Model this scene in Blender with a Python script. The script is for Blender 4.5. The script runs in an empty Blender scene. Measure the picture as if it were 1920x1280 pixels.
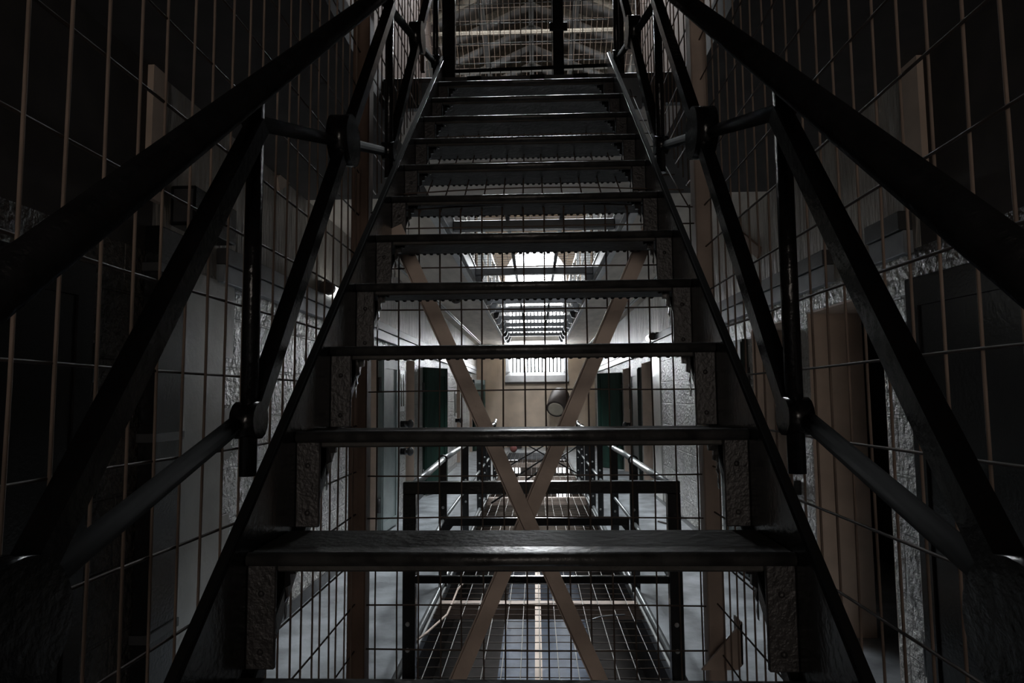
import bpy, bmesh, math, random
from mathutils import Vector, Matrix, Euler
random.seed(7)
SC = bpy.context.scene
COL = SC.collection
R = math.radians

# ------------------------------------------------------------------ camera
F = 1250.0
EYE = Vector((0.0, 0.0, 1.6))
ROT = Matrix.Rotation(R(1.97), 3, 'Z') @ Matrix.Rotation(R(90 + 4.66), 3, 'X') @ Matrix.Rotation(R(-0.5), 3, 'Z')
cam = bpy.data.cameras.new('camera')
cam.sensor_width = 36.0
cam.lens = 36.0 * F / 1920.0
cam.clip_start = 0.02
camo = bpy.data.objects.new('camera', cam)
COL.objects.link(camo)
camo.matrix_world = Matrix.Translation(EYE) @ ROT.to_4x4()
SC.camera = camo

def ray(px, py):
    return ROT @ Vector(((px - 960) / F, (640 - py) / F, -1.0))
def at_y(px, py, y):          # measured position of a point of the photo that lies at depth y
    d = ray(px, py); return EYE + d * (y / d.y)
def at_x(px, py, x):
    d = ray(px, py); return EYE + d * (x / d.x)
def at_z(px, py, z):
    d = ray(px, py); return EYE + d * ((z - EYE.z) / d.z)

# ------------------------------------------------------------------ materials
def mat(name, col, rough=0.5, metal=0.0, var=0.25, vscale=6.0, bump=0.0, bscale=60.0, bdist=0.01, col2=None,
        vstretch=(1, 1, 1), bstretch=(1, 1, 1), spec=0.5, brick=None, detail=5.0):
    m = bpy.data.materials.new(name); m.use_nodes = True
    nt = m.node_tree; N = nt.nodes; L = nt.links
    b = N['Principled BSDF']
    b.inputs['Roughness'].default_value = rough
    b.inputs['Metallic'].default_value = metal
    b.inputs['Specular IOR Level'].default_value = spec
    tc = N.new('ShaderNodeTexCoord')
    def noise(scale, stretch, det):
        mp = N.new('ShaderNodeMapping'); mp.inputs['Scale'].default_value = stretch
        L.new(tc.outputs['Object'], mp.inputs['Vector'])
        n = N.new('ShaderNodeTexNoise'); n.inputs['Scale'].default_value = scale; n.inputs['Detail'].default_value = det
        L.new(mp.outputs['Vector'], n.inputs['Vector']); return n
    n = noise(vscale, vstretch, detail)
    cr = N.new('ShaderNodeValToRGB')
    c2 = col2 if col2 else tuple(c * (1 - var) for c in col)
    cr.color_ramp.elements[0].color = (*c2, 1); cr.color_ramp.elements[0].position = 0.35
    cr.color_ramp.elements[1].color = (*col, 1); cr.color_ramp.elements[1].position = 0.65
    L.new(n.outputs['Fac'], cr.inputs['Fac'])
    L.new(cr.outputs['Color'], b.inputs['Base Color'])
    h = None
    if bump > 0:
        nb = noise(bscale, bstretch, 6.0); h = nb.outputs['Fac']
    if brick:
        sx = N.new('ShaderNodeSeparateXYZ'); L.new(tc.outputs['Object'], sx.inputs['Vector'])
        cx = N.new('ShaderNodeCombineXYZ'); L.new(sx.outputs[brick[0]], cx.inputs['X']); L.new(sx.outputs['Z'], cx.inputs['Y'])
        br = N.new('ShaderNodeTexBrick'); br.inputs['Scale'].default_value = 1.0
        br.inputs['Brick Width'].default_value = brick[1]; br.inputs['Row Height'].default_value = brick[2]
        br.inputs['Mortar Size'].default_value = brick[3]; br.inputs['Mortar Smooth'].default_value = 0.6
        L.new(cx.outputs['Vector'], br.inputs['Vector'])
        ma = N.new('ShaderNodeMath'); ma.operation = 'MULTIPLY_ADD'
        L.new(br.outputs['Fac'], ma.inputs[0]); ma.inputs[1].default_value = -brick[4]
        if h: L.new(h, ma.inputs[2])
        else: ma.inputs[2].default_value = 0.0
        h = ma.outputs[0]
    if h:
        bp = N.new('ShaderNodeBump'); bp.inputs['Strength'].default_value = max(bump, 0.3); bp.inputs['Distance'].default_value = bdist
        L.new(h, bp.inputs['Height']); L.new(bp.outputs['Normal'], b.inputs['Normal'])
    return m

def emit(name, col, s):
    m = bpy.data.materials.new(name); m.use_nodes = True
    nt = m.node_tree; nt.nodes.clear()
    o = nt.nodes.new('ShaderNodeOutputMaterial'); e = nt.nodes.new('ShaderNodeEmission')
    n = nt.nodes.new('ShaderNodeTexNoise'); n.inputs['Scale'].default_value = 1.5
    mx = nt.nodes.new('ShaderNodeMix'); mx.data_type = 'RGBA'
    mx.inputs['A'].default_value = (*col, 1); mx.inputs['B'].default_value = (*[c * 0.9 for c in col], 1)
    nt.links.new(n.outputs['Fac'], mx.inputs['Factor']); nt.links.new(mx.outputs['Result'], e.inputs['Color'])
    e.inputs['Strength'].default_value = s
    nt.links.new(e.outputs[0], o.inputs[0]); return m

M = {}
M['stone'] = mat('painted_stone', (.54, .53, .50), .26, var=.3, vscale=3, bump=1.0, bscale=26, bdist=.075, brick=('Y', .75, .3, .010, .25))
M['darkstone'] = mat('dark_gloss_stone', (.09, .08, .07), .26, var=.4, vscale=3, bump=1.0, bscale=26, bdist=.06, brick=('Y', .75, .3, .010, .25))  # foreground shade put into the colour of the near stone
M['drip'] = mat('dripped_plaster', (.50, .465, .42), .32, var=.4, vscale=5, bump=1.0, bscale=24, bdist=.06, bstretch=(1, 1, .16), vstretch=(1, 1, .3))
M['smooth'] = mat('smooth_plaster', (.56, .56, .53), .32, var=.15, vscale=5, bump=.25, bscale=35, bdist=.006)
M['jamb'] = mat('pink_beige_paint', (.70, .56, .46), .5, var=.2, vscale=4, bump=.2, bscale=30, bdist=.004)
M['endwall'] = mat('cream_paint', (.80, .655, .52), .6, var=.16, vscale=2.5, bump=.2, bscale=20, bdist=.006, brick=('X', 1.2, .62, .008, .35))
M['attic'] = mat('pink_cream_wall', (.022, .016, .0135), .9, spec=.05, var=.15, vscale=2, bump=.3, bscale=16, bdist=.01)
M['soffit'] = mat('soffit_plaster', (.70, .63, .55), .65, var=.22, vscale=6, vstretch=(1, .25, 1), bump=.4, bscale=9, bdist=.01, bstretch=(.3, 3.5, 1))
M['floor'] = mat('grey_concrete', (.42, .45, .48), .36, var=.5, vscale=4, bump=.3, bscale=18, bdist=.01)
M['low'] = mat('blue_grey_floor_paint', (.20, .24, .32), .24, var=.3, vscale=2.5, bump=.5, bscale=6, bdist=.02)
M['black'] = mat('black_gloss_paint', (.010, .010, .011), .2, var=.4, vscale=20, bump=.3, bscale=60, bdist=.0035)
M['blackflat'] = mat('black_worn_paint', (.02, .02, .021), .5, var=.4, vscale=14, bump=.6, bscale=55, bdist=.004)
M['nosing'] = mat('worn_steel_edge', (.05, .05, .05), .34, var=.6, vscale=25, bump=.8, bscale=45, bdist=.004)
M['rail'] = mat('lumpy_black_paint', (.012, .012, .013), .2, var=.4, vscale=20, bump=.5, bscale=42, bdist=.006)
M['flatblack'] = mat('flat_black_paint', (.010, .010, .010), .85, var=.3, spec=.2)
M['tread'] = mat('worn_black_plate', (.05, .047, .043), .62, var=.5, vscale=14, spec=.4, bump=.8, bscale=50, bdist=.004)
M['bracket'] = mat('grey_black_iron', (.045, .042, .043), .42, var=.5, vscale=40, bump=.8, bscale=120, bdist=.003)
M['wire'] = mat('beige_wire_paint', (.33, .25, .205), .75, var=.3, vscale=9)
M['wiredark'] = mat('dark_brown_wire', (.10, .07, .055), .6, var=.3, vscale=9)  # wire paint with the shade of less lit wires mixed in
M['netwire'] = mat('pale_net_wire', (.42, .40, .38), .32, metal=.3, var=.2, vscale=9)
M['beige'] = mat('beige_brown_paint', (.66, .53, .45), .5, var=.25, vscale=8, bump=.3, bscale=50, bdist=.003)
M['brown'] = mat('dark_brown_paint', (.24, .155, .115), .5, var=.3, vscale=8, bump=.3, bscale=50, bdist=.003)
M['pipe'] = mat('grey_pipe_paint', (.34, .36, .37), .28, metal=.35, var=.25, vscale=12, bump=.3, bscale=60, bdist=.003)
M['white'] = mat('pale_grey_paint', (.55, .56, .56), .35, var=.15, vscale=8)
M['sill'] = mat('grey_sill_paint', (.16, .16, .165), .6, var=.2)
M['teal'] = mat('teal_grey_door_paint', (.26, .32, .32), .4, var=.25, vscale=5, bump=.2, bscale=30, bdist=.003)
M['green'] = mat('dark_green_door_paint', (.014, .050, .036), .4, var=.5, vscale=7, vstretch=(2, 2, .3), bump=.3, bscale=40, bdist=.003)
M['dgreen'] = mat('near_black_green_paint', (.010, .022, .018), .4, var=.4, vscale=7, bump=.3, bscale=40, bdist=.003)
M['steel'] = mat('grey_steel_paint', (.30, .33, .36), .36, var=.25, vscale=8, bump=.3, bscale=30, bdist=.003)
M['dsteel'] = mat('dark_steel_paint', (.05, .052, .056), .4, var=.3, vscale=9, bump=.3, bscale=40, bdist=.003)
M['wood'] = mat('roof_timber', (.075, .064, .05), .8, spec=.15, var=.4, vscale=5, vstretch=(6, 1, 6), bump=.3, bscale=25, bdist=.005)
M['purlin'] = mat('grey_purlin_paint', (.045, .043, .04), .8, spec=.15, var=.3)
M['boards'] = mat('roof_boards', (.025, .02, .016), .7, var=.4, vscale=5, bump=.4, bscale=14, bdist=.01, bstretch=(1, 8, 1))
M['drum'] = mat('dark_brown_drum', (.045, .032, .028), .6, var=.2)
M['lid'] = mat('pale_lid', (.42, .38, .31), .6, var=.15)
M['ball'] = mat('dull_pink_rubber', (.36, .13, .12), .6, var=.2)
M['darkwall'] = mat('dark_cell_plaster', (.05, .042, .038), .8, var=.3)  # cell plaster; also carries painted shade of near walls and ceiling
M['lampglass'] = emit('lit_lamp_diffuser', (.95, .97, .93), 1.0)
M['sky'] = emit('daylight_window_pane', (.93, .97, 1.0), 9.5)
M['skytop'] = emit('daylight_rooflight', (.92, .97, 1.0), 19.0)
M['skyslot'] = emit('daylight_ridge_slot', (.92, .97, 1.0), .2)
M['skylow'] = emit('daylight_lower_window', (.93, .97, 1.0), 1.0)
M['skyback'] = emit('daylight_rear_window', (1.0, .88, .78), 1.15)

# ------------------------------------------------------------------ mesh builder
WLOC = {}
class MB:
    def __init__(s): s.v = []; s.f = []; s.smooth = set()
    def add(s, vs, fs, smooth=False):
        o = len(s.v); s.v += [Vector(v) for v in vs]
        for f in fs:
            if smooth: s.smooth.add(len(s.f))
            s.f.append([i + o for i in f])
        return s
    def box(s, x0, x1, y0, y1, z0, z1):
        x0, x1 = sorted((x0, x1)); y0, y1 = sorted((y0, y1)); z0, z1 = sorted((z0, z1))
        vs = [(x0, y0, z0), (x1, y0, z0), (x1, y1, z0), (x0, y1, z0), (x0, y0, z1), (x1, y0, z1), (x1, y1, z1), (x0, y1, z1)]
        return s.add(vs, [(0, 3, 2, 1), (4, 5, 6, 7), (0, 1, 5, 4), (1, 2, 6, 5), (2, 3, 7, 6), (3, 0, 4, 7)])
    def bevbox(s, x0, x1, y0, y1, z0, z1, b=.004):
        bm = bmesh.new(); t = MB().box(x0, x1, y0, y1, z0, z1)
        vs = [bm.verts.new(v) for v in t.v]
        for f in t.f: bm.faces.new([vs[i] for i in f])
        bmesh.ops.bevel(bm, geom=bm.edges[:], offset=b, segments=1, affect='EDGES')
        bm.verts.index_update()
        s.add([v.co.copy() for v in bm.verts], [[v.index for v in f.verts] for f in bm.faces]); bm.free(); return s
    def frame(s, p0, p1, up=(0, 0, 1)):
        d = (Vector(p1) - Vector(p0)).normalized(); u = Vector(up)
        if abs(d.dot(u)) > .98: u = Vector((0, 1, 0)) if abs(d.y) < .9 else Vector((1, 0, 0))
        a = d.cross(u).normalized(); return a, a.cross(d).normalized()
    def bar(s, p0, p1, w, h, up=(0, 0, 1)):      # w across, h along 'up'
        p0 = Vector(p0); p1 = Vector(p1); a, b = s.frame(p0, p1, up); a = a * w / 2; b = b * h / 2
        vs = [p + q for p in (p0, p1) for q in (-a - b, a - b, a + b, -a + b)]
        return s.add(vs, [(3, 2, 1, 0), (4, 5, 6, 7), (0, 1, 5, 4), (1, 2, 6, 5), (2, 3, 7, 6), (3, 0, 4, 7)])
    def tube(s, pts, r, n=8, cap=True):
        pts = [Vector(p) for p in pts]; rings = []; vs = []
        d = (pts[1] - pts[0]).normalized()
        a, b = s.frame(pts[0], pts[1])
        for i, p in enumerate(pts):
            d = (pts[min(i + 1, len(pts) - 1)] - pts[max(i - 1, 0)]).normalized()
            a = (a - d * a.dot(d)).normalized(); b = d.cross(a)
            rr = r[i] if isinstance(r, (list, tuple)) else r
            vs += [p + (a * math.cos(2 * math.pi * k / n) + b * math.sin(2 * math.pi * k / n)) * rr for k in range(n)]
        fs = [(i * n + k, i * n + (k + 1) % n, (i + 1) * n + (k + 1) % n, (i + 1) * n + k) for i in range(len(pts) - 1) for k in range(n)]
        s.add(vs, fs, True)
        if cap:
            m = len(pts) - 1
            o = len(s.v) - len(vs)
            s.f.append([o + k for k in reversed(range(n))]); s.f.append([o + m * n + k for k in range(n)])
        return s
    def cyl(s, p0, p1, r, n=20): return s.tube([p0, p1], r, n)
    def prism(s, poly, axis, a, b):              # extrude a 2D polygon along axis from a to b
        def V(p, t):
            if axis == 'X': return (t, p[0], p[1])
            if axis == 'Y': return (p[0], t, p[1])
            return (p[0], p[1], t)
        n = len(poly); vs = [V(p, a) for p in poly] + [V(p, b) for p in poly]
        fs = [list(reversed(range(n))), [n + i for i in range(n)]] + [(i, (i + 1) % n, n + (i + 1) % n, n + i) for i in range(n)]
        return s.add(vs, fs)
    def sphere(s, c, r, nu=16, nv=10, sc=(1, 1, 1)):
        c = Vector(c); vs = []; fs = []
        for j in range(1, nv):
            for i in range(nu):
                t = math.pi * j / nv; p = 2 * math.pi * i / nu
                vs.append(c + Vector((r * sc[0] * math.sin(t) * math.cos(p), r * sc[1] * math.sin(t) * math.sin(p), r * sc[2] * math.cos(t))))
        vs += [c + Vector((0, 0, r * sc[2])), c - Vector((0, 0, r * sc[2]))]
        T = len(vs) - 2; B = T + 1
        for j in range(nv - 2):
            for i in range(nu):
                fs.append((j * nu + i, (j + 1) * nu + i, (j + 1) * nu + (i + 1) % nu, j * nu + (i + 1) % nu))
        for i in range(nu):
            fs.append((T, i, (i + 1) % nu)); fs.append((B, (nv - 2) * nu + (i + 1) % nu, (nv - 2) * nu + i))
        return s.add(vs, fs, True)
    def build(s, name, m, parent=None, label=None):
        me = bpy.data.meshes.new(name)
        if parent is None:
            xs = [v.x for v in s.v]; ys = [v.y for v in s.v]; zs = [v.z for v in s.v]
            off = Vector(((min(xs) + max(xs)) / 2, (min(ys) + max(ys)) / 2, min(zs)))
        else: off = WLOC[parent.name]
        me.from_pydata([v - off for v in s.v], [], s.f)
        bm = bmesh.new(); bm.from_mesh(me); bmesh.ops.recalc_face_normals(bm, faces=bm.faces[:]); bm.to_mesh(me); bm.free()
        for i in s.smooth: me.polygons[i].use_smooth = True
        me.materials.append(M[m]); me.update()
        o = bpy.data.objects.new(name, me); COL.objects.link(o)
        if parent is None: o.location = off
        else: o.parent = parent
        WLOC[o.name] = off
        if label: o['label'] = label
        return o

def thing(name, label, cat, loc, group=None):
    o = bpy.data.objects.new(name, None); COL.objects.link(o); o.location = Vector(loc); o.empty_display_size = .1
    WLOC[o.name] = Vector(loc); o['label'] = label; o['category'] = cat
    if group: o['group'] = group
    return o
def tag(o, label, cat, group=None):
    o['label'] = label; o['category'] = cat
    if group: o['group'] = group
    return o
def struct(name, mb, m, parent=None):
    o = mb.build(name, m, parent)
    if parent is None: o['kind'] = 'structure'
    return o

ORD = ['first', 'second', 'third', 'fourth', 'fifth', 'sixth', 'seventh', 'eighth', 'ninth', 'tenth', 'eleventh', 'twelfth',
       'thirteenth', 'fourteenth', 'fifteenth', 'sixteenth', 'seventeenth', 'eighteenth', 'nineteenth', 'twentieth']

# ------------------------------------------------------------------ setting
XL, XR, YE, YB = -1.84, 1.86, 21.0, -5.0       # inner wall faces, end wall, rear wall
VX = 0.83                                      # half width of the void between the galleries
ZU = 3.20                                      # underside of the upper gallery
ZT = 3.38                                      # top of the upper gallery
TH = 0.36                                      # wall thickness
OUT = 3.3

# gallery floors, with the bridge under the foot of the stair
fl = MB()
fl.box(-OUT, -VX, YB, YE, -.2, 0).box(VX, OUT, YB, YE, -.2, 0).box(-VX, VX, YB, .4, -.2, 0).box(-VX, VX, 19.0, YE, -.2, 0)
struct('floor', fl, 'floor')
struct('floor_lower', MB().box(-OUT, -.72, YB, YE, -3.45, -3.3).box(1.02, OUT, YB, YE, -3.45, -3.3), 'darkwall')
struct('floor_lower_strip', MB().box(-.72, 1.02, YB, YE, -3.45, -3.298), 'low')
struct('ceiling_near', MB().box(-OUT, -VX, YB, 5.25, ZU, ZT).box(VX, OUT, YB, 5.25, ZU, ZT).box(-VX, VX, YB, -1.2, ZU, ZT), 'darkwall')  # near slab coloured dark to paint in the foreground shade
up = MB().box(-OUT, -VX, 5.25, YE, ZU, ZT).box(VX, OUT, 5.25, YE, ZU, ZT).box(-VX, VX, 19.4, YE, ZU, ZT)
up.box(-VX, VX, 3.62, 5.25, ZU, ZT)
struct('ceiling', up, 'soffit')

def wall(name, side, opens):
    x0 = XL if side < 0 else XR
    x1 = x0 + side * TH
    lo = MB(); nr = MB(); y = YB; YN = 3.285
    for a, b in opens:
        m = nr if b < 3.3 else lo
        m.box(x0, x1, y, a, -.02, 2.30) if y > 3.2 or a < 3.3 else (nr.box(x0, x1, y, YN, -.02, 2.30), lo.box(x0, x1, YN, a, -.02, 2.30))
        m.box(x0, x1, a, b, 2.15, 2.30); y = b
    lo.box(x0, x1, y, YE, -.02, 2.30)
    struct(name, lo, 'stone')
    struct(name + '_near_upper', MB().box(x0, x1, YB, 3.1 if side < 0 else 3.22, 2.30, ZU + .01), 'darkwall')  # shade painted in: dark stretch of the same upper wall
    struct(name + '_near', nr, 'darkstone')  # near stretch of the stone wall, its shade in the colour
    hi = MB().box(x0, x1, 3.1 if side < 0 else 3.22, YE, 2.30, ZU + .01)
    struct(name + '_upper', hi, 'drip')
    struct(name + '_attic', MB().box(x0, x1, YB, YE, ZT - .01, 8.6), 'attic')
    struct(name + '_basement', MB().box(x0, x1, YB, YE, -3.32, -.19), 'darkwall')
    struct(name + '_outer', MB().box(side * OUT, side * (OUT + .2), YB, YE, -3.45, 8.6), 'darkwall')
    n = 0
    tr = MB()
    for a, b in opens:                          # painted reveals of each cell doorway
        tr.box(x0 + side * .004, x1, b - .012, b + .001, 0, 2.15)
        tr.box(x0 + side * .004, x1, a - .001, a + .012, 0, 2.15)
        tr.box(x0 + side * .004, x1, a, b, 2.138, 2.151)
    return struct('trim_1' if side < 0 else 'trim_2', tr, 'jamb')
LO = [(-1.4, -.6), (.5, 1.3), (1.72, 2.66), (7.0, 7.7), (9.45, 10.13), (15.6, 16.32), (18.6, 19.35)]
RO = [(-1.4, -.6), (.5, 1.3), (2.35, 3.28), (3.62, 4.6), (5.0, 5.78), (10.75, 11.75), (13.3, 14.25)]
wall('wall_left', -1, LO)
wall('wall_right', 1, RO)
# smooth painted margin beside the near left doorway, stepping like quoins
q = MB()
zz = 0.0
for i, h in enumerate((.62, .3, .32, .3, .3, .44)):
    q.box(XL - .01, XL + .012, 3.3, (3.86 if i % 2 == 0 else 3.97), zz, zz + h); zz += h
struct('trim_3', q, 'smooth')
q = MB().box(XR - .012, XR + .01, 10.0, 10.72, 0, 2.28)
struct('trim_4', q, 'smooth')
struct('baseboard_left', MB().box(XL, XL + .015, 3.98, 6.95, 0, .09).box(XL, XL + .015, 10.2, 15.5, 0, .09), 'dsteel')
struct('baseboard_right', MB().box(XR - .015, XR, 5.85, 10.7, 0, .05), 'dsteel')
# beige vertical casings on the walls above the lintels
struct('trim_5', MB().box(XL, XL + .03, 3.02, 3.14, 2.55, ZU), 'jamb')
struct('trim_6', MB().box(XR - .03, XR, 3.12, 3.26, 2.55, ZU), 'jamb')

# end wall with the tall arched window
WX0, WX1, WZ0, WZS = -.93, 1.03, 2.23, 5.35
wc = (WX0 + WX1) / 2; wr = (WX1 - WX0) / 2
arch = [(wc + wr * math.cos(t), WZS + wr * math.sin(t)) for t in [math.pi * k / 16 for k in range(17)]]
ew = MB()
ew.box(-OUT, WX0, YE, YE + .5, -3.45, 9.6).box(WX1, OUT, YE, YE + .5, -3.45, 9.6)
LW = [(-.98, -.50), (.62, 1.12)]
ew.box(WX0, WX1, YE, YE + .5, -.2, WZ0)
ew.box(WX0, LW[0][0] if LW[0][0] > WX0 else WX0, YE, YE + .5, -3.45, -.2)
ew.box(LW[0][1], LW[1][0], YE, YE + .5, -3.45, -.2)
ew.box(WX0, LW[0][1], YE, YE + .5, -3.45, -1.6)
ew.box(LW[1][0], WX1, YE, YE + .5, -3.45, -1.6)
for i in range(8):                              # masonry above the arch
    (xa, za), (xb, zb) = arch[i], arch[i + 1]
    ew.prism([(xa, za), (xb, zb), (xb, 9.6), (xa, 9.6)], 'Y', YE, YE + .5)
    (xa, za), (xb, zb) = arch[15 - i], arch[16 - i]
    ew.prism([(xa, za), (xb, zb), (xb, 9.6), (xa, 9.6)], 'Y', YE, YE + .5)
struct('wall_end', ew, 'endwall')
struct('wall_back', MB().box(-OUT, OUT, YB - .3, YB, -3.45, 9.6), 'darkwall')

win = thing('window_1', 'tall arched end window with vertical bars', 'window', (wc, YE + .2, WZ0)); win['kind'] = 'structure'
del win['category']
ap = [(WX0 + .12, WZ0 + .12)] + [(WX1 - .12, WZ0 + .12)] + [(wc + (wr - .12) * math.cos(t), WZS + (wr - .12) * math.sin(t)) for t in [math.pi * k / 16 for k in range(17)]]
MB().prism(ap, 'Y', YE + .30, YE + .31).build('pane', 'sky', win)
fr = MB()
outer = [(WX1, WZ0)] + arch + [(WX0, WZ0)]
inner = [(WX1 - .14, WZ0 + .14)] + [(wc + (wr - .14) * math.cos(t), WZS + (wr - .14) * math.sin(t)) for t in [math.pi * k / 16 for k in range(17)]] + [(WX0 + .14, WZ0 + .14)]
for i in range(len(outer)):
    j = (i + 1) % len(outer)
    vs = [(outer[i][0], YE, outer[i][1]), (outer[j][0], YE, outer[j][1]), (inner[j][0], YE + .26, inner[j][1]), (inner[i][0], YE + .26, inner[i][1])]
    vs += [(v[0], v[1] + .03, v[2]) for v in vs]
    fr.add(vs, [(0, 1, 2, 3), (7, 6, 5, 4), (0, 4, 5, 1), (1, 5, 6, 2), (2, 6, 7, 3), (3, 7, 4, 0)])
fr.build('reveal', 'sill', win)
n = 14
for k in range(n):
    x = WX0 + .16 + (WX1 - WX0 - .32) * (k + .5) / n
    h = WZS + math.sqrt(max(0, (wr - .15) ** 2 - (x - wc) ** 2))
    MB().cyl((x, YE + .24, WZ0 + .13), (x, YE + .24, min(h, 4.45)), .026, 8).build('bar', 'dsteel', win)
for z in (4.45,):
    MB().box(WX0 + .14, WX1 - .14, YE + .22, YE + .25, z - .03, z + .03).build('transom', 'steel', win)
# flared sill in front of the window foot
sl = MB()
sl.prism([(YE - .001, WZ0 - .26), (YE - .20, WZ0 - .20), (YE - .02, WZ0), (YE + .2, WZ0 + .02), (YE + .2, WZ0 - .26)], 'X', WX0 - .02, WX1 + .02)
sl.build('sill', 'sill', win)

for i, (a, b) in enumerate(LW):
    w = thing('window_%d' % (i + 2), 'low barred window below the gallery floor in the end wall', 'window', ((a + b) / 2, YE + .1, -1.6)); w['kind'] = 'structure'
    del w['category']
    MB().box(a, min(b, WX1), YE + .2, YE + .21, -1.6, -.2).build('pane', 'skylow', w)
    for k in range(4):
        x = a + (b - a) * (k + .5) / 4
        if x < WX1: MB().cyl((x, YE + .1, -1.6), (x, YE + .1, -.2), .02, 6).build('bar', 'dsteel', w)
    for z in (-.45, -.85, -1.25): MB().box(a, min(b, WX1), YE + .08, YE + .12, z - .04, z + .04).build('transom', 'dsteel', w)

# unseen boarding added above the gate to hold rooflight off the stair
struct('wall_stairhead', MB().box(XL, XR, 3.66, 3.74, 4.12, 9.2), 'boards')
# glowing pane added behind the camera to warm the front of the stair
w = thing('window_4', 'small window in the rear wall', 'window', (0, YB + .02, 1.3)); w['kind'] = 'structure'; del w['category']
MB().box(-1.1, 1.1, YB + .01, YB + .02, 1.3, 2.8).build('pane', 'skyback', w)
f4 = MB()
for x in (-1.1, 0, 1.1): f4.box(x - .04, x + .04, YB + .0, YB + .06, 1.26, 2.84)
for z in (1.3, 2.05, 2.8): f4.box(-1.14, 1.14, YB + .0, YB + .06, z - .04, z + .04)
f4.build('window_frame', 'white', w)

# roof: two boarded slopes, rafters, purlins, and glowing rooflights added out of view
RZ, EZ = 9.4, 7.9
def roof_z(x): return RZ - (RZ - EZ) * abs(x) / OUT
rf = MB()
rooffill_y = [(6.9, 8.2), (8.4, 9.7), (9.9, 11.1)]
def slope(side, xa, xb, y0, y1):
    za, zb = roof_z(xa), roof_z(xb)
    vs = [(side * xa, y0, za), (side * xb, y0, zb), (side * xb, y1, zb), (side * xa, y1, za)]
    vs += [(v[0], v[1], v[2] + .12) for v in vs]
    rf.add(vs, [(0, 1, 2, 3), (7, 6, 5, 4), (0, 4, 5, 1), (1, 5, 6, 2), (2, 6, 7, 3), (3, 7, 4, 0)])
slots = [6.5 + .78 * k for k in range(12)]
for s in (-1, 1):
    slope(s, 1.75, OUT + .2, YB, YE)
    ys = [YB] + [v for p in rooffill_y for v in p] + [YE]
    for k in range(0, len(ys), 2): slope(s, .6, 1.75, ys[k], ys[k + 1])
    slope(s, .52, .6, YB, YE); y = YB
    slope(s, 0, .52, y, YE)
rfo = struct('ceiling_roof', rf, 'boards')
nwin = 5
for (a, b) in rooffill_y:  # unseen glowing panes, added to brighten the hall
    for s in (-1, 1):
        w = MB()
        w.add([(s * .6, a, roof_z(.6) + .06), (s * 1.75, a, roof_z(1.75) + .06), (s * 1.75, b, roof_z(1.75) + .06), (s * .6, b, roof_z(.6) + .06)], [(0, 1, 2, 3)])
        o = w.build('window_%d' % nwin, 'skytop'); o['kind'] = 'structure'; nwin += 1
for i in range(13):
    y = 6.2 + .78 * i
    t = thing('roof_truss', 'pale timber roof truss across the hall, %s from the near end' % ORD[i], 'truss', (0, y, EZ - .3), 'timber trusses under the roof')
    for s in (-1, 1): MB().bar((0, y, RZ - .08), (s * OUT, y, EZ - .08), .07, .14).build('rafter', 'wood', t)
    if i % 2: MB().bar((-.48, y - .05, RZ - .34), (.48, y - .05, RZ - .34), .03, .03).build('collar_tie', 'white', t)
    if i == 7: MB().bar((-1.83, y, 8.2), (1.83, y, 8.2), .05, .07).build('tie_beam', 'wood', t)
for x in (-.93, 0.0, .84):
    z = roof_z(x) - .22
    tag(MB().bar((x, 4.0, z), (x, YE - .02, z), .1, .13).build('roof_purlin', 'purlin'),
        'pale purlin running the length of the roof, ' + ('left of the ridge' if x < 0 else 'right of the ridge' if x > .1 else 'under the ridge'), 'beam', 'long roof purlins')

# ------------------------------------------------------------------ staircase
CX = -.0325
SXL, SXR = -.483, .418
G, RI = .2194, .1877
NT = 17
def tr_y(k): return 1.1175 + G * (k - 7)
def tr_z(k): return 1.342 + RI * (k - 7)
SL = RI / G
st = thing('iron_staircase', 'straight black iron staircase with open risers climbing to the upper gallery landing', 'staircase', (CX, -.2, 0))
for k in range(1, NT + 1):
    y, z = tr_y(k), tr_z(k)
    t = MB()
    t.bevbox(SXL, SXR, y, y + .195, z - .018, z, .003)
    t.bevbox(SXL + .05, SXR - .05, y + .002, y + .010, z - .030, z - .014, .003)
    # raised chequer ribs on the plate, and the toothed rear edge
    n = 34
    for i in range(n):
        x = SXL + .06 + (SXR - SXL - .12) * (i + .5) / n
        t.bevbox(x - .006, x + .006, y + .186, y + .199, z - .022, z - .004, .003)
    tp = t.build('tread', 'tread', st)
    nb = MB().tube([(SXL + .002, y + .002, z - .009), (SXR - .002, y + .002, z - .009)], .0115, 12)     # rolled nosing
    nb.box(SXL + .03, SXR - .03, y + .002, y + .042, z - .004, z + .0022)
    nb.build('nosing_strip', 'nosing', tp)
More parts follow.
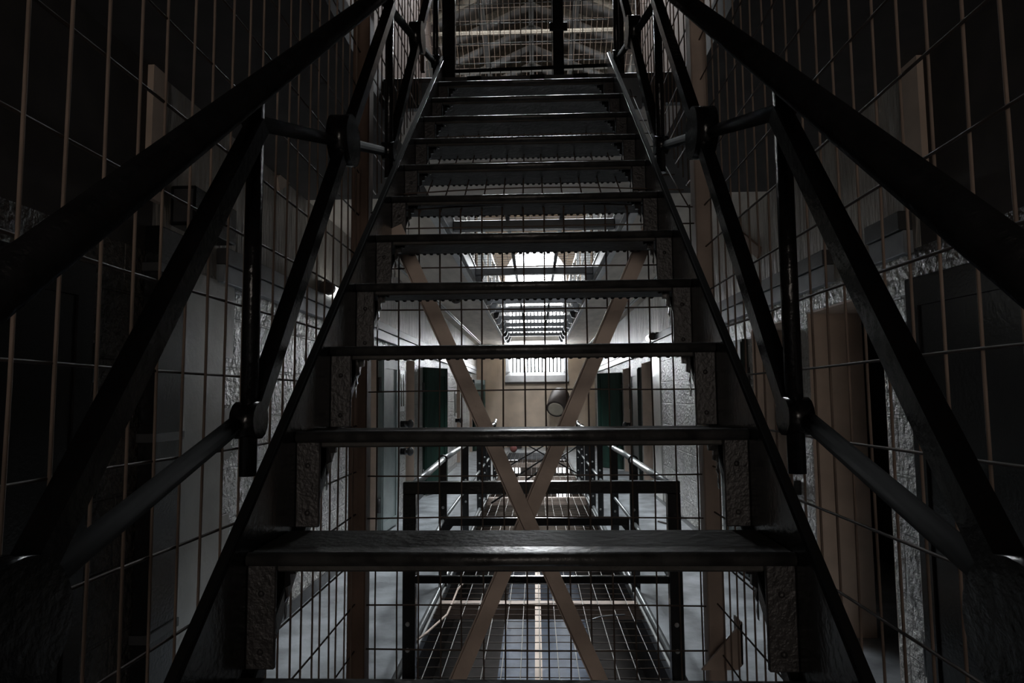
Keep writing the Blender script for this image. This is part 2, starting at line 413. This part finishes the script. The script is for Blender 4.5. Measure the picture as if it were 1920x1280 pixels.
for s, x in ((-1, SXL), (1, SXR)):
    def zl(y): return tr_z(7) + SL * (y - tr_y(7))
    ya, yb = -.28, 3.57
    poly = [(ya, 0.0), (ya, zl(ya) + .05), (yb, zl(yb) + .05), (yb, zl(yb) - .21), (ya + .24, 0.0)]
    poly[2:4] = [(yb, min(zl(yb) + .05, 3.50)), (yb, zl(yb) - .21)]
    MB().prism(poly, 'X', x, x + s * .014).build('stringer', 'black', st)
    fl_ = MB()
    fl_.bar((x + s * .012, ya, zl(ya) + .052), (x + s * .012, yb, zl(yb) + .052), .014, .009)
    fl_.bar((x + s * .012, ya + .2, zl(ya + .2) - .212), (x + s * .012, yb, zl(yb) - .212), .05, .009)
    fl_.build('stringer_flange', 'flatblack', st)
    for k in range(2, NT + 1):
        y = tr_y(k); zt, zb = tr_z(k) - .016, tr_z(k - 1)
        b = MB()
        xa = x - s * .048
        b.bevbox(min(xa, x), max(xa, x), y + .004, y + .013, zb, zt, .002)
        b.box(x - s * .001, x - s * .009, y + .012, y + .06, zb, zt)
        br = b.build('riser_bracket', 'bracket', st)
        for zz in (zb + .028, zt - .05):
            MB().sphere((x - s * .024, y + .004, zz), .0055, 8, 6, (1, .6, 1)).build('rivet', 'bracket', br)
        # scalloped quarter-round gusset between bracket and tread
        R1, R2 = .055, .105
        pts = [(xa, zt)]
        m = 13
        cxx, czz = xa - s * R1, zt - R2
        for i in range(m + 1):
            tt = math.pi / 2 * i / m
            w_ = 1 + (.10 if i % 2 else -.02)
            pts.append((cxx + s * R1 * math.sin(tt) * (w_ if 0 < i < m else 1) , czz + R2 * math.cos(tt) * (w_ if 0 < i < m else 1)))
        pts = [(min(max(p[0], min(cxx, xa)), max(cxx, xa)), min(p[1], zt)) for p in pts]
        MB().prism(pts, 'Y', y + .045, y + .055).build('gusset', 'black', st)
# balustrades: hand rail, posts, and in each bay an X of bars with a round boss where they cross
for s, x, nm in ((-1, -.5, 'left'), (1, .437, 'right')):
    t = thing('stair_balustrade', 'black iron balustrade of posts and crossed bars on the %s side of the stairs' % nm, 'railing', (x, -.2, .25))
    def hz(y): return 2.172 + .818 * (y - 1.19)
    def lz(y): return hz(y) - .62
    xp = x + s * .02
    MB().tube([(xp, -.35, hz(-.35)), (xp, 3.6, hz(3.6)), (xp, 3.85, hz(3.6) + .06)], .026, 20).build('handrail', 'rail', t)
    ys = [.07, 1.20, 2.33, 3.46]
    for i, y in enumerate(ys):
        MB().cyl((xp, y, lz(y) - .10), (xp, y, hz(y)), .0155, 12).build('post', 'rail', t)
        fl_ = MB().cyl((xp - .022, y, lz(y) + .0), (xp + .022, y, lz(y) + .0), .034, 14)
        fl_.build('post_collar', 'black', t)
    for i in range(3):
        a, b = ys[i], ys[i + 1]
        xi = xp - s * .004
        MB().bar((xi, a, lz(a)), (xi, b, hz(b) - .07), .032, .032, (1, 0, 0)).build('brace', 'black', t)
        MB().tube([(xi + s * .018, a, hz(a) - .06), (xi + s * .018, b, lz(b))], .016, 12).build('brace', 'flatblack', t)
        # crossing
        p = (lz(a) - (hz(a) - .06)); k1 = (hz(b) - .07 - lz(a)) / (b - a); k2 = (lz(b) - hz(a) + .06) / (b - a)
        tt = -p / (k1 - k2); yc = a + tt; zc = lz(a) + k1 * tt
        MB().cyl((xp - .028, yc, zc), (xp + .028, yc, zc), .07, 24).build('boss', 'black', t)

# ------------------------------------------------------------------ wire cage round the stair
WR = .0027
MX0, MX1, MY = -.60, .585, 2.27
SP, SV = .0758, .146
def wob(a): return random.uniform(-a, a)
for s, x, nm, z0 in ((-1, MX0, 'left', .04), (1, MX1, 'right', .05)):
    t = thing('wire_cage_panel', 'tall beige wire mesh panel closing the %s side of the staircase' % nm, 'mesh panel', (x, 1.0, 0))
    w = MB()
    y = .738 - SP * 14
    def zmin(y): return .02 if y < MY - .03 else 2.2 + .838 * (y - MY)
    while y < 3.5:
        z = zmin(y); pts = [(x + wob(.002), y + wob(.002), z)]
        while z < 5.2:
            z = min(z + .8, 5.2); pts.append((x + wob(.003), y + wob(.003), z))
        if y > -.4: w.tube(pts, WR, 6)
        y += SP
    w.build('upright_wires', 'wire', t)
    w = MB(); k = 0
    while z0 + SV * k < 5.2:
        z = z0 + SV * k; ye = MY if z < 2.2 else min(3.5, MY + (z - 2.2) / .838)
        pts = [(x - .004, -.4 + (ye + .4) * i / 6 , z + wob(.004)) for i in range(7)]
        w.tube(pts, WR, 6); k += 1
    w.build('cross_wires', 'wiredark', t)  # same paint as the uprights, shade put into the colour
    MB().box(x - .012, x + .012, -.42, -.39, 0, 5.2).box(x - .012, x + .012, -.4, MY - .04, 0, .03).build('panel_frame', 'brown', t)
    MB().box(x - .012, x + .012, 3.5, 3.53, ZT, 5.2).build('panel_post', 'brown', t)

t = thing('rear_wire_screen', 'beige wire mesh screen behind the stairs with brown posts and crossed flat bars', 'mesh screen', (0, MY, 0))
w = MB()
xs = []
x = MX0 + .055 + .01
k = 0
while MX0 + .06 + .0718 * k < MX1 - .04:
    xx = MX0 + .06 + .0718 * k
    w.tube([(xx + wob(.003), MY + wob(.003), .03 + (2.22) * i / 5) for i in range(6)], WR, 6); k += 1
k = 0
while .06 + .1415 * k < 2.24:
    z = .06 + .1415 * k + .0
    sag = wob(.006)
    w.tube([(MX0 + .02 + (MX1 - MX0 - .04) * i / 6, MY - .004, z + sag * math.sin(math.pi * i / 6) + wob(.0015)) for i in range(7)], WR, 6); k += 1
w.build('wire_mesh', 'wiredark', t)
for xa, xb in ((MX0 - .03, MX0 + .03), (MX1 - .035, MX1 + .02)):
    MB().bevbox(xa, xb, MY - .03, MY + .035, 0, 3.3, .004).build('post', 'brown' if xa < 0 else 'beige', t)
def brace(pa, pb, yo):
    a = at_y(*pa, yo); b = at_y(*pb, yo)
    d = (b - a).normalized(); a = a - d * .05; b = b + d * (b.z - .03) / max(-d.z, .2)
    m = MB().bar(a, b, .048, .006, (0, 1, 0))
    n = d.cross(Vector((0, 1, 0))); n = n if n.x < 0 else -n
    m.bar(a + n * .025 + Vector((0, .012, 0)), b + n * .025 + Vector((0, .012, 0)), .006, .03, (0, 1, 0))
    m.build('cross_brace', 'beige', t)
brace((752, 450), (1117, 1256), MY - .05)
brace((1211, 450), (867, 1256), MY - .03)
g = [at_y(1316, 1256, 2.19), at_y(1392, 1166, 2.19), at_y(1394, 1245, 2.19), at_y(1384, 1256, 2.19)]
m = MB().prism([(p.x, p.z) for p in g], 'Y', 2.19, 2.20)
m.box(g[2].x - .006, g[2].x, 2.19, 2.26, g[2].z, g[1].z)
m.build('gusset_plate', 'beige', t)
# soffit mesh under the upper flight
w = MB()
k = 0
def sz(y): return 2.25 + .80 * (y - MY) - .03 * math.sin(math.pi * (y - MY) / 1.2)
while MX0 + .06 + .0718 * k < MX1 - .04:
    xx = MX0 + .06 + .0718 * k
    w.tube([(xx, MY + 1.3 * i / 5, sz(MY + 1.3 * i / 5) - .012) for i in range(6)], WR, 6); k += 1
for i in range(9):
    y = MY + .01 + .146 * i
    bow = .02 if i < 2 else .006
    w.tube([(MX0 + .03 + (MX1 - MX0 - .06) * j / 8, y, sz(y) + bow * math.sin(math.pi * j / 8) - .012) for j in range(9)], WR, 6)
tag(w.build('soffit_wire_mesh', 'wiredark'), 'sloping wire mesh sheet stretched beneath the upper treads of the staircase', 'mesh sheet')

# ------------------------------------------------------------------ landing and its gate
fb = thing('landing_beam', 'dark steel beam across the front of the landing at the stair head', 'beam', (0, 3.6, ZU))
MB().bevbox(-VX, VX, 3.572, 3.62, 3.20, 3.375, .004).build('web', 'dsteel', fb)
for x in (-.32, .03, .27): MB().box(x - .04, x + .04, 3.562, 3.573, 3.30, 3.372).build('cleat', 'black', fb)
for nm, x in (('left', (-.625, -.47)), ('right', (.45, .60))):
    s = -1 if nm == 'left' else 1
    xi, xo = (x[1], x[0]) if s < 0 else (x[0], x[1])
    p = [(xi, 3.33), (xo, 3.33), (xo, 3.16), (xi + s * .06, 3.16), (xi, 3.25)]
    tag(MB().prism(p, 'Y', 3.545, 3.571).build('corner_plate', 'steel'), 'pale grey steel plate under the %s corner of the landing' % nm, 'plate', 'landing corner plates')
gt = thing('landing_gate', 'black framed wire gate standing on the landing at the top of the stairs', 'gate', (0, 3.62, ZT))
for px, ww in ((842, .036), (1047, .030), (1161, .026)):
    p = at_y(px, 110, 3.6)
    MB().box(p.x - ww, p.x + ww, 3.58, 3.63, 3.37, 5.4).build('gate_post', 'black', gt)
w = MB()
xa, xb = at_y(842, 110, 3.6).x, at_y(1161, 110, 3.6).x
k = 0
while xa + .058 * k < xb: w.tube([(xa + .058 * k, 3.605, 3.38), (xa + .058 * k, 3.605, 5.4)], .0025, 5); k += 1
for k in range(17): w.tube([(xa, 3.60, 3.46 + .116 * k), (xb, 3.60, 3.47 + .116 * k)], .0022, 5)
w.build('wire_mesh', 'blackflat', gt)
MB().bar((xa, 3.61, 3.42), (xb, 3.61, 3.435), .02, .022).build('gate_rail', 'black', gt)
MB().bevbox(at_y(1047, 68, 3.6).x - .05, at_y(1047, 68, 3.6).x + .05, 3.575, 3.59, 3.63, 3.68, .004).build('latch', 'black', gt)

cn = thing('wire_canopy', 'pale fine wire mesh sloping up over the landing behind the gate', 'mesh canopy', (0, 5.2, ZT))
w = MB()
for k in range(41): w.tube([(-.80 + .04 * k, 3.76, 4.86), (-.80 + .04 * k, 5.2, 3.98)], .0018, 5)
for k in range(19): w.tube([(-.82, 3.76 + .08 * k, 4.86 - .0489 * k), (.82, 3.76 + .08 * k, 4.86 - .0489 * k)], .0018, 5)
w.build('wire_mesh', 'wire', cn)
MB().tube([(-.82, 5.2, 3.98), (.82, 5.2, 3.98)], .012, 8).build('edge_rod', 'blackflat', cn)
for x in (-.82, .82): MB().box(x - .015, x + .015, 5.185, 5.215, ZT, 4.0).build('post', 'black', cn)

# ------------------------------------------------------------------ lintel channels, lamps, conduits on the walls
def channel(side, y0, y1, label):
    x = XL if side < 0 else XR
    a, b = x, x - side * .07
    zb, zm, zt = (2.27, 2.375, 2.47) if side < 0 else (2.28, 2.395, 2.49)
    t = thing('lintel_channel', label, 'steel channel', (x, y0, zb), 'steel channels over the cell doorways')
    MB().bevbox(min(a, x - side * .05), max(a, x - side * .05), y0, y1, zb, zm, .004).build('flange', 'steel', t)
    MB().bevbox(min(a, b), max(a, b), y0, y1, zm + .001, zt, .004).build('guard', 'dsteel', t)
channel(-1, 3.75, 20.2, 'grey steel channel along the left wall above the cell doorways')
channel(1, 4.15, 20.6, 'long grey steel channel along the right wall above the cell doorways')
channel(1, 3.28, 3.62, 'short grey steel channel end on the right wall before the near doorway')
b = thing('junction_box', 'black metal box on the left wall where the steel channel ends', 'box', (XL, 3.35, 2.35))
MB().bevbox(XL, XL + .13, 3.25, 3.72, 2.475, 2.68, .006).build('box_body', 'black', b)
MB().bevbox(XL + .02, XL + .12, 3.243, 3.25, 2.49, 2.66, .003).build('box_lid', 'dsteel', b)
for side, px, py, nm in ((-1, 618, 545, 'left'), (1, 1224, 632, 'right')):
    x = XL if side < 0 else XR
    p = at_x(px, py, x - side * .06)
    t = thing('wall_lamp', 'white bulkhead lamp in a dark holder on the %s wall above the steel channel' % nm, 'lamp', (x, p.y, p.z), 'bulkhead lamps on the walls')
    MB().bevbox(min(x, x - side * .05), max(x, x - side * .05), p.y - .2, p.y + .2, p.z - .06, p.z + .06, .006).build('lamp_base', 'dsteel', t)
    MB().tube([(x - side * .09, p.y - .10, p.z), (x - side * .09, p.y + .2, p.z)], .05, 14).build('lamp_shade', 'lampglass', t)
    MB().tube([(x - side * .09, p.y - .2, p.z), (x - side * .09, p.y - .10, p.z)], .055, 14).build('end_cap', 'drum', t)
for x, nm in ((-1.66, 'left'), (1.66, 'right')):
    c = MB()
    for d in (0, .05): c.tube([(x + d, 6.5, ZU - .014), (x + d, 20.9, ZU - .014)], .013, 8)
    tag(c.build('ceiling_conduit', 'white'), 'pair of thin pale pipes running along the underside of the %s gallery' % nm, 'conduit', 'pipes under the galleries')
p = at_z(855, 562, ZU - .07)
t = thing('ceiling_lamp', 'round dark lamp on the underside of the left upper gallery', 'lamp', (p.x, p.y, ZU))
MB().cyl((p.x, p.y, ZU - .05), (p.x, p.y, ZU), .10, 20).build('lamp_base', 'drum', t)
MB().sphere((p.x, p.y, ZU - .05), .09, 16, 10, (1, 1, .9)).build('lamp_dome', 'drum', t)
MB().cyl((p.x + .2, p.y + .1, ZU - .04), (p.x + .2, p.y + .1, ZU), .085, 16).build('cable_box', 'drum', t)
for side, pa, pb, nm in ((1, (1362, 421), (1424, 474), 'right'), (-1, (520, 345), (590, 292), 'left')):  # flat slanting band on each wall, brown right, beige left
    x = XR - .012 if side > 0 else XL + .012
    a, b2 = at_x(*pa, x), at_x(*pb, x)
    tag(MB().bar(a, b2, .10, .022, (1, 0, 0)).build('wall_strap', 'brown' if side > 0 else 'jamb'),
        'flat %s strap fixed aslant on the %s wall above the steel channel' % ('brown' if side > 0 else 'beige', nm), 'strap')

# ------------------------------------------------------------------ cell doors
def cell_door(side, y, ang, m, label, w=.68, holes=True, h=2.08, edge='dgreen'):
    x = (XL + .02) if side < 0 else (XR - .02)
    t = thing('cell_door', label, 'door', (x, y, .02), 'open cell doors along the galleries')
    L = MB()
    L.bevbox(0, w, -.03, .03, .02, h, .004)
    def place(mb):
        c, s_ = math.cos(ang), math.sin(ang)
        mb.v = [Vector((x - side * (v.x * s_ + v.y * c), y + v.x * c - v.y * s_, v.z)) for v in mb.v]
        return mb
    place(L).build('door_leaf', m, t)
    P = MB()
    for yy in (-.036, .036):
        for a, b_, c_, d in ((0.02, w - .02, .04, .14), (.02, w - .02, h - .14, h - .02), (.02, .1, .14, h - .14), (w - .1, w - .02, .14, h - .14)):
            P.box(a, b_, yy - .005, yy + .005, c_, d)
    place(P).build('door_frame_straps', m, t)
    for zz in (.35, 1.75):
        place(MB().cyl((-.02, 0, zz - .08), (-.02, 0, zz + .08), .022, 10)).build('hinge', 'dsteel', t)
    if holes:
        for i in range(3):
            place(MB().cyl((.1 + .08 * i, -.045, h - .2), (.1 + .08 * i, -.030, h - .2), .016, 8)).build('rivet', 'black', t)
    place(MB().bevbox(w - .004, w + .006, -.034, .034, .02, h, .002)).build('door_edge', edge, t)
    place(MB().bevbox(w - .25, w - .05, -.07, -.036, .95, 1.07, .005)).build('bolt_case', 'dsteel', t)
    return t
cell_door(-1, 7.78, .06, 'teal', 'grey-teal cell door folded back flat on the left wall beside the brown post', edge='teal')
cell_door(-1, 10.85, .42, 'green', 'dark green cell door standing ajar on the left, behind the two round bolts', edge='dgreen')
cell_door(-1, 19.5, .42, 'green', 'small far green cell door on the left next to the end wall')
cell_door(1, 14.4, .72, 'green', 'wide dark green cell door swung out on the right near the end wall', edge='white')
cell_door(1, 11.85, .05, 'dgreen', 'narrow looking black-green cell door folded flat on the right wall')
cell_door(1, 5.88, .04, 'dgreen', 'black cell door folded flat on the right wall beside the nearest lit doorway', holes=False)
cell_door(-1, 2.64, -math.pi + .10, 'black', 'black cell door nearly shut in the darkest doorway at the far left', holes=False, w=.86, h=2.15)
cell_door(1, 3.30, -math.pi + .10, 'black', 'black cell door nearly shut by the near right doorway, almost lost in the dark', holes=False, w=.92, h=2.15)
dct = thing('cable_duct', 'tall black steel duct running down the left wall below the junction box', 'duct', (XL, 3.15, 0))
MB().bevbox(XL + .001, XL + .08, 3.04, 3.28, 0, 2.42, .006).build('duct_body', 'black', dct)
for z in (.5, 1.4, 2.2): MB().box(XL + .001, XL + .09, 3.03, 3.29, z, z + .04).build('duct_band', 'dsteel', dct)

def lock(side, y, z, label, knobs):
    x = XL if side < 0 else XR
    t = thing('lock_plate', label, 'lock', (x, y, z))
    a, b = x, x - side * .018
    MB().bevbox(min(a, b), max(a, b), y - .16, y + .16, z + .15, z + .72, .004).build('plate', 'white', t)
    for yy in (-.07, .08): MB().box(x - side * .018, x - side * .024, y + yy - .025, y + yy + .025, z + .22, z + .66).build('slot', 'black', t)
    for kz in knobs:
        MB().cyl((x, y, kz), (x - side * .11, y, kz), .045, 14).build('bolt', 'black', t)
        MB().sphere((x - side * .13, y, kz), .06, 14, 8, (.8, 1, 1)).build('knob', 'dsteel', t)
lock(-1, 9.1, 1.25, 'pale lock plate with two round black bolts below it, on the left doorway jamb', (1.23, .86))
lock(-1, 15.3, 1.0, 'small far lock plate with one round bolt on the left wall', (1.05,))
lock(1, 13.1, 1.1, 'small lock plate with one bolt on the right wall before the wide green door', (1.02,))
for za, zb, nm in ((620, 722, 'upper'), (712 + 10, 782, 'lower')):
    p = at_x(1490, za, XR - .01); q2 = at_x(1490, zb, XR - .01)
    t = thing('bolt_housing', '%s of two tall slotted plates on the right wall beside the pinkish doorway' % nm, 'lock', (XR, p.y, q2.z), 'slotted plates by the right doorway')
    MB().bevbox(XR - .02, XR, p.y - .045, p.y + .045, q2.z, p.z, .004).build('plate', 'smooth', t)
    for d in (-.055, .055): MB().box(XR - .028, XR, p.y + d - .014, p.y + d + .014, q2.z, p.z).build('slot', 'black', t)
p = at_x(1490, 910, XR)
b = thing('door_bolt', 'black sliding door bolt on the right wall below the slotted plates', 'bolt', (XR, p.y, p.z))
MB().bevbox(XR - .05, XR, p.y - .13, p.y + .13, p.z - .05, p.z + .05, .005).build('bolt_case', 'black', b)
MB().tube([(XR - .06, p.y - .1, p.z + .01), (XR - .06, p.y + .08, p.z + .01), (XR - .10, p.y + .08, p.z - .03)], .012, 8).build('handle', 'dsteel', b)

# ------------------------------------------------------------------ gallery railings
RX = .80
def railing(side, ys, y_end, label):
    x = side * RX
    t = thing('gallery_railing', label, 'railing', (x, ys[0], 0), 'lower gallery railings')
    yt = ys[0]
    pts = []
    y = yt
    while y < y_end:
        pts.append((x, y, 1.06 + wob(.008))); y += .62
    pts.append((x, y_end, 1.06)); pts.append((x - side * .0, y_end + .5, 1.12))
    MB().tube(pts, .024, 12).build('top_rail', 'pipe', t)
    MB().tube([(x - side * .0, yt, .55), (x, y_end + .4, .55)], .016, 10).build('middle_rail', 'pipe', t)
    for y in ys:
        p = MB().bevbox(x - .035, x + .035, y - .012, y + .012, 0, 1.045, .003).build('post', 'black', t)
        for z in (.18, .42, .66): MB().sphere((x - side * .004, y - .013, z), .013, 10, 6, (1, .6, 1)).build('bolt', 'white', p)
        c = MB()
        c.tube([(x + .036 * math.cos(a), y, 1.06 + .036 * math.sin(a)) for a in [2 * math.pi * k / 14 for k in range(15)]], .009, 6)
        c.build('ring', 'black', p)
railing(-1, [5.75, 7.6, 9.45, 10.4, 11.35, 12.9], 13.0, 'grey pipe railing on dark bolted posts along the edge of the left gallery')
railing(1, [5.6, 6.95, 8.5, 9.6, 10.7, 11.8, 12.9], 12.9, 'grey pipe railing on dark bolted posts along the edge of the right gallery')
# near cross frame
t = thing('void_barrier', 'black steel barrier frame standing across the void behind the stairs', 'barrier', (0, 3.83, 0))
for x in (-.72, .765):
    p = MB().bevbox(x - .036, x + .036, 3.80, 3.86, 0, 1.05, .004).build('post', 'black', t)
    for z in (.20, .34, .75): MB().sphere((x - .005, 3.798, z), .013, 10, 6, (1, .6, 1)).build('bolt', 'white', p)
MB().bevbox(-.756, .801, 3.80, 3.86, 1.05, 1.118, .004).build('top_bar', 'black', t)
MB().bevbox(-.69, .73, 3.815, 3.845, .555, .595, .004).build('middle_bar', 'black', t)
for s in (-1, 1):
    xx = -.72 if s < 0 else .765
    MB().tube([(xx, 3.86, 1.08), (s * RX, 5.75 if s < 0 else 5.6, 1.06)], .024, 12).build('side_rail', 'pipe', t)
    MB().tube([(xx, 3.86, .55), (s * RX, 5.75 if s < 0 else 5.6, .55)], .016, 10).build('side_rail', 'pipe', t)
t = thing('barrier_bar', 'thinner black crossbar between the railing posts beyond the barrier frame', 'barrier', (0, 5.68, .55))
MB().bevbox(-.765, .765, 5.655, 5.70, .52, .585, .004).build('crossbar', 'black', t)
for s in (-1, 1): MB().prism([(s * .765, .52), (s * .765, .44), (s * .70, .52)], 'Y', 5.665, 5.69).build('corner_gusset', 'black', t)
def rods(y0, y1, a, b, label):
    m = MB()
    for (p, q2) in a: m.tube([p, q2], .013, 8)
    return tag(m.build('tie_rod', 'black'), label, 'rod', 'tie rods across the void')
rods(0, 0, [((-.64, 9.5, .10), (.79, 9.5, 1.02))], 0, 'nearest thin black rod slanting up across the void to the right railing')
rods(0, 0, [((-.62, 11.0, .10), (.75, 11.0, .98))], 0, 'second thin black rod slanting up across the void to the right railing')
for A, B2, l in (((-.77, 12.9, .12), (.77, 12.9, 1.0), 'rising to the right'), ((-.77, 12.93, 1.0), (.77, 12.93, .12), 'falling to the right')):
    tag(MB().tube([A, B2], .013, 8).build('tie_rod', 'black'), 'far black rod of the crossed pair at the railing ends, ' + l, 'rod', 'tie rods across the void')

# ------------------------------------------------------------------ safety nets
def net(z, y0, y1, label, sp, sy, lw, name='safety_net'):
    t = thing(name, label, 'net', (0, y0, z))
    w = MB(); k = 0
    x = -.78
    while x < .79:
        w.tube([(x + wob(.003), y0 + (y1 - y0) * i / 12, z + .004 + wob(.004)) for i in range(13)], lw, 5); x += sp
    w.build('long_wires', 'netwire', t); w = MB()
    y = y0
    while y < y1:
        w.tube([(-.80 + 1.6 * i / 5, y + wob(.006), z - .002 + wob(.004)) for i in range(6)], lw, 5); y += sy
    w.build('cross_wires', 'wiredark', t)
    for s in (-1, 1):
        MB().tube([(s * .80, y0, z + .03), (s * .80, y1, z + .03)], .022, 10).build('edge_pipe', 'pipe', t)
        MB().box(s * .815, s * .77, y0, y1, z - .012, z + .006).build('edge_strip', 'white', t)
    return t
nt_ = net(0.0, 2.6, 19.0, 'pale wire safety net stretched level across the void at the lower gallery floor', .1125, .135, .003)
MB().box(-.022, .022, 2.6, 8.0, -.03, -.018).build('centre_strip', 'jamb', nt_)
yy = [5.43, 8.1, 10.9, 13.7, 16.5]
for i, y in enumerate(yy):
    t = tag(MB().bevbox(-VX, VX, y - .04, y + .05, -.15, -.03, .005).build('cross_beam', 'beige'),
            'beige beam across the void under the safety net, %s from the stairs' % ORD[i], 'beam', 'beams under the lower net')
un = net(ZT - .06, 5.3, 19.3, 'wire safety net stretched across the void at the upper gallery level', .15, .15, .003)
for x in (-.25, .27): MB().bevbox(x - .02, x + .02, 5.3, 19.3, ZT - .085, ZT - .065, .003).build('long_bar', 'dsteel', un)
yy = [6.35, 8.75, 11.5, 12.7, 14.05, 15.4, 16.6, 17.9]
for i, y in enumerate(yy):
    tag(MB().bevbox(-VX + .052, VX - .052, y - .05, y + .05, ZU + .0, ZU + .09, .005).build('cross_beam', 'dsteel'),
        'dark steel beam across the void at the upper gallery, %s from the stairs' % ORD[i], 'beam', 'beams across the upper void')
for s, nm in ((-1, 'left'), (1, 'right')):
    t = thing('edge_girder', 'dark steel girder along the edge of the %s upper gallery' % nm, 'girder', (s * VX, 5.3, ZU - .08), 'girders edging the upper galleries')
    MB().bevbox(s * VX, s * (VX - .05), 5.26, 19.38, ZU - .05, ZT - .02, .005).build('girder_web', 'dsteel', t)
    MB().bevbox(s * (VX + .07), s * VX, 5.26, 19.38, ZU - .055, ZU - .002, .005).build('fascia', 'white', t)
    for i in range(11):
        y = 8.9 + .98 * i
        p = [(s * (VX - .05), ZU + .05), (s * (VX - .05), ZU - .12), (s * (VX - .12), ZU - .10), (s * (VX - .17), ZU + .05)]
        tag(MB().prism(p, 'Y', y - .06, y + .06).build('net_bracket', 'dsteel'),
            'small dark bracket on the %s upper gallery edge, %s from the stairs' % (nm, ORD[i]), 'bracket', 'brackets on the gallery edges')
    # upper gallery railing
    t = thing('upper_railing', 'pale railing along the edge of the %s upper gallery' % nm, 'railing', (s * .86, 5.3, ZT), 'upper gallery railings')
    for z, r in ((ZT + 1.05, .024), (ZT + .52, .016)):
        MB().tube([(s * .86, 5.3, z), (s * .86, 19.3, z)], r, 10).build('rail', 'pipe', t)
    for i in range(12):
        y = 5.4 + 1.25 * i
        MB().bevbox(s * .86 - .03, s * .86 + .03, y - .012, y + .012, ZT, ZT + 1.05, .003).build('post', 'pipe', t)

# ------------------------------------------------------------------ loose things
p = at_z(963, 847, .02)
t = thing('rubber_ball', 'small dull pink ball lying at the far left end of the safety net', 'ball', (p.x, p.y, .01))
MB().sphere((p.x, p.y, .11), .10, 20, 14).build('ball_body', 'ball', t)
MB().tube([(p.x + .1005 * math.cos(a), p.y + .0, .11 + .1005 * math.sin(a)) for a in [2 * math.pi * k / 24 for k in range(25)]], .002, 5).build('seam', 'drum', t)
a, b2 = at_y(1052, 735, 20.95), at_y(1042, 767, 20.25)
t = thing('hanging_drum', 'dark round drum with a pale end tilted out from the end wall below the window', 'drum', a)
d = (b2 - a).normalized()
a1 = at_y(1050, 742, 20.75)
MB().tube([a1 - d * .12, a1 - d * .06, a1, b2 - d * .02, b2], [.18, .28, .30, .30, .285], 28).build('drum_body', 'drum', t)
MB().tube([b2 - d * .005, b2 + d * .012, b2 + d * .02], [.235, .235, .20], 28).build('drum_lid', 'lid', t)
MB().bar((a1.x, 20.5, a1.z + .1), (a1.x, YE, a1.z + .2), .05, .04).build('drum_bracket', 'drum', t)
t = thing('storage_chest', 'dark chest standing on the floor against the end wall at the left', 'chest', (at_y(967, 830, 20.6).x, 20.6, 0))
xa, xb = at_y(958, 830, 20.6).x, at_y(978, 830, 20.6).x
MB().bevbox(xa, xb, 20.45, 20.85, 0, .36, .01).build('chest_body', 'drum', t)
MB().bevbox(xa - .01, xb + .01, 20.44, 20.86, .365, .42, .01).build('chest_lid', 'drum', t)
pts = [at_z(px, py, z) for px, py, z in ((763, 1214, .05), (800, 1186, .06), (838, 1152, .07), (850, 1125, .08), (858, 1105, .08), (872, 1089, .09))]
tag(MB().tube(pts, .008, 8).build('bent_wire', 'beige'), 'bent beige wire lying loose on the near left of the safety net', 'wire')
pts = [at_z(px, py, .02) for px, py in ((1104, 1163), (1125, 1156), (1150, 1153), (1172, 1152))]
tag(MB().tube(pts, .005, 8).build('loose_cable', 'pipe'), 'thin pale cable end curling on the near right of the safety net', 'cable')
pts = [at_z(px, py, .012) for px, py in ((1234, 977), (1242, 979), (1258, 983))]
tag(MB().tube(pts, .011, 8).build('stick', 'drum'), 'short dark stick lying on the right gallery floor by the barrier post', 'stick')

# ------------------------------------------------------------------ world and view
wd = bpy.data.worlds.new('world'); SC.world = wd; wd.use_nodes = True
bg = wd.node_tree.nodes['Background']; bg.inputs[0].default_value = (.6, .75, 1, 1); bg.inputs[1].default_value = .02
SC.view_settings.view_transform = 'Standard'
SC.view_settings.look = 'None'
SC.view_settings.gamma = 1
SC.view_settings.use_curve_mapping = False
SC.view_settings.exposure = 2.15
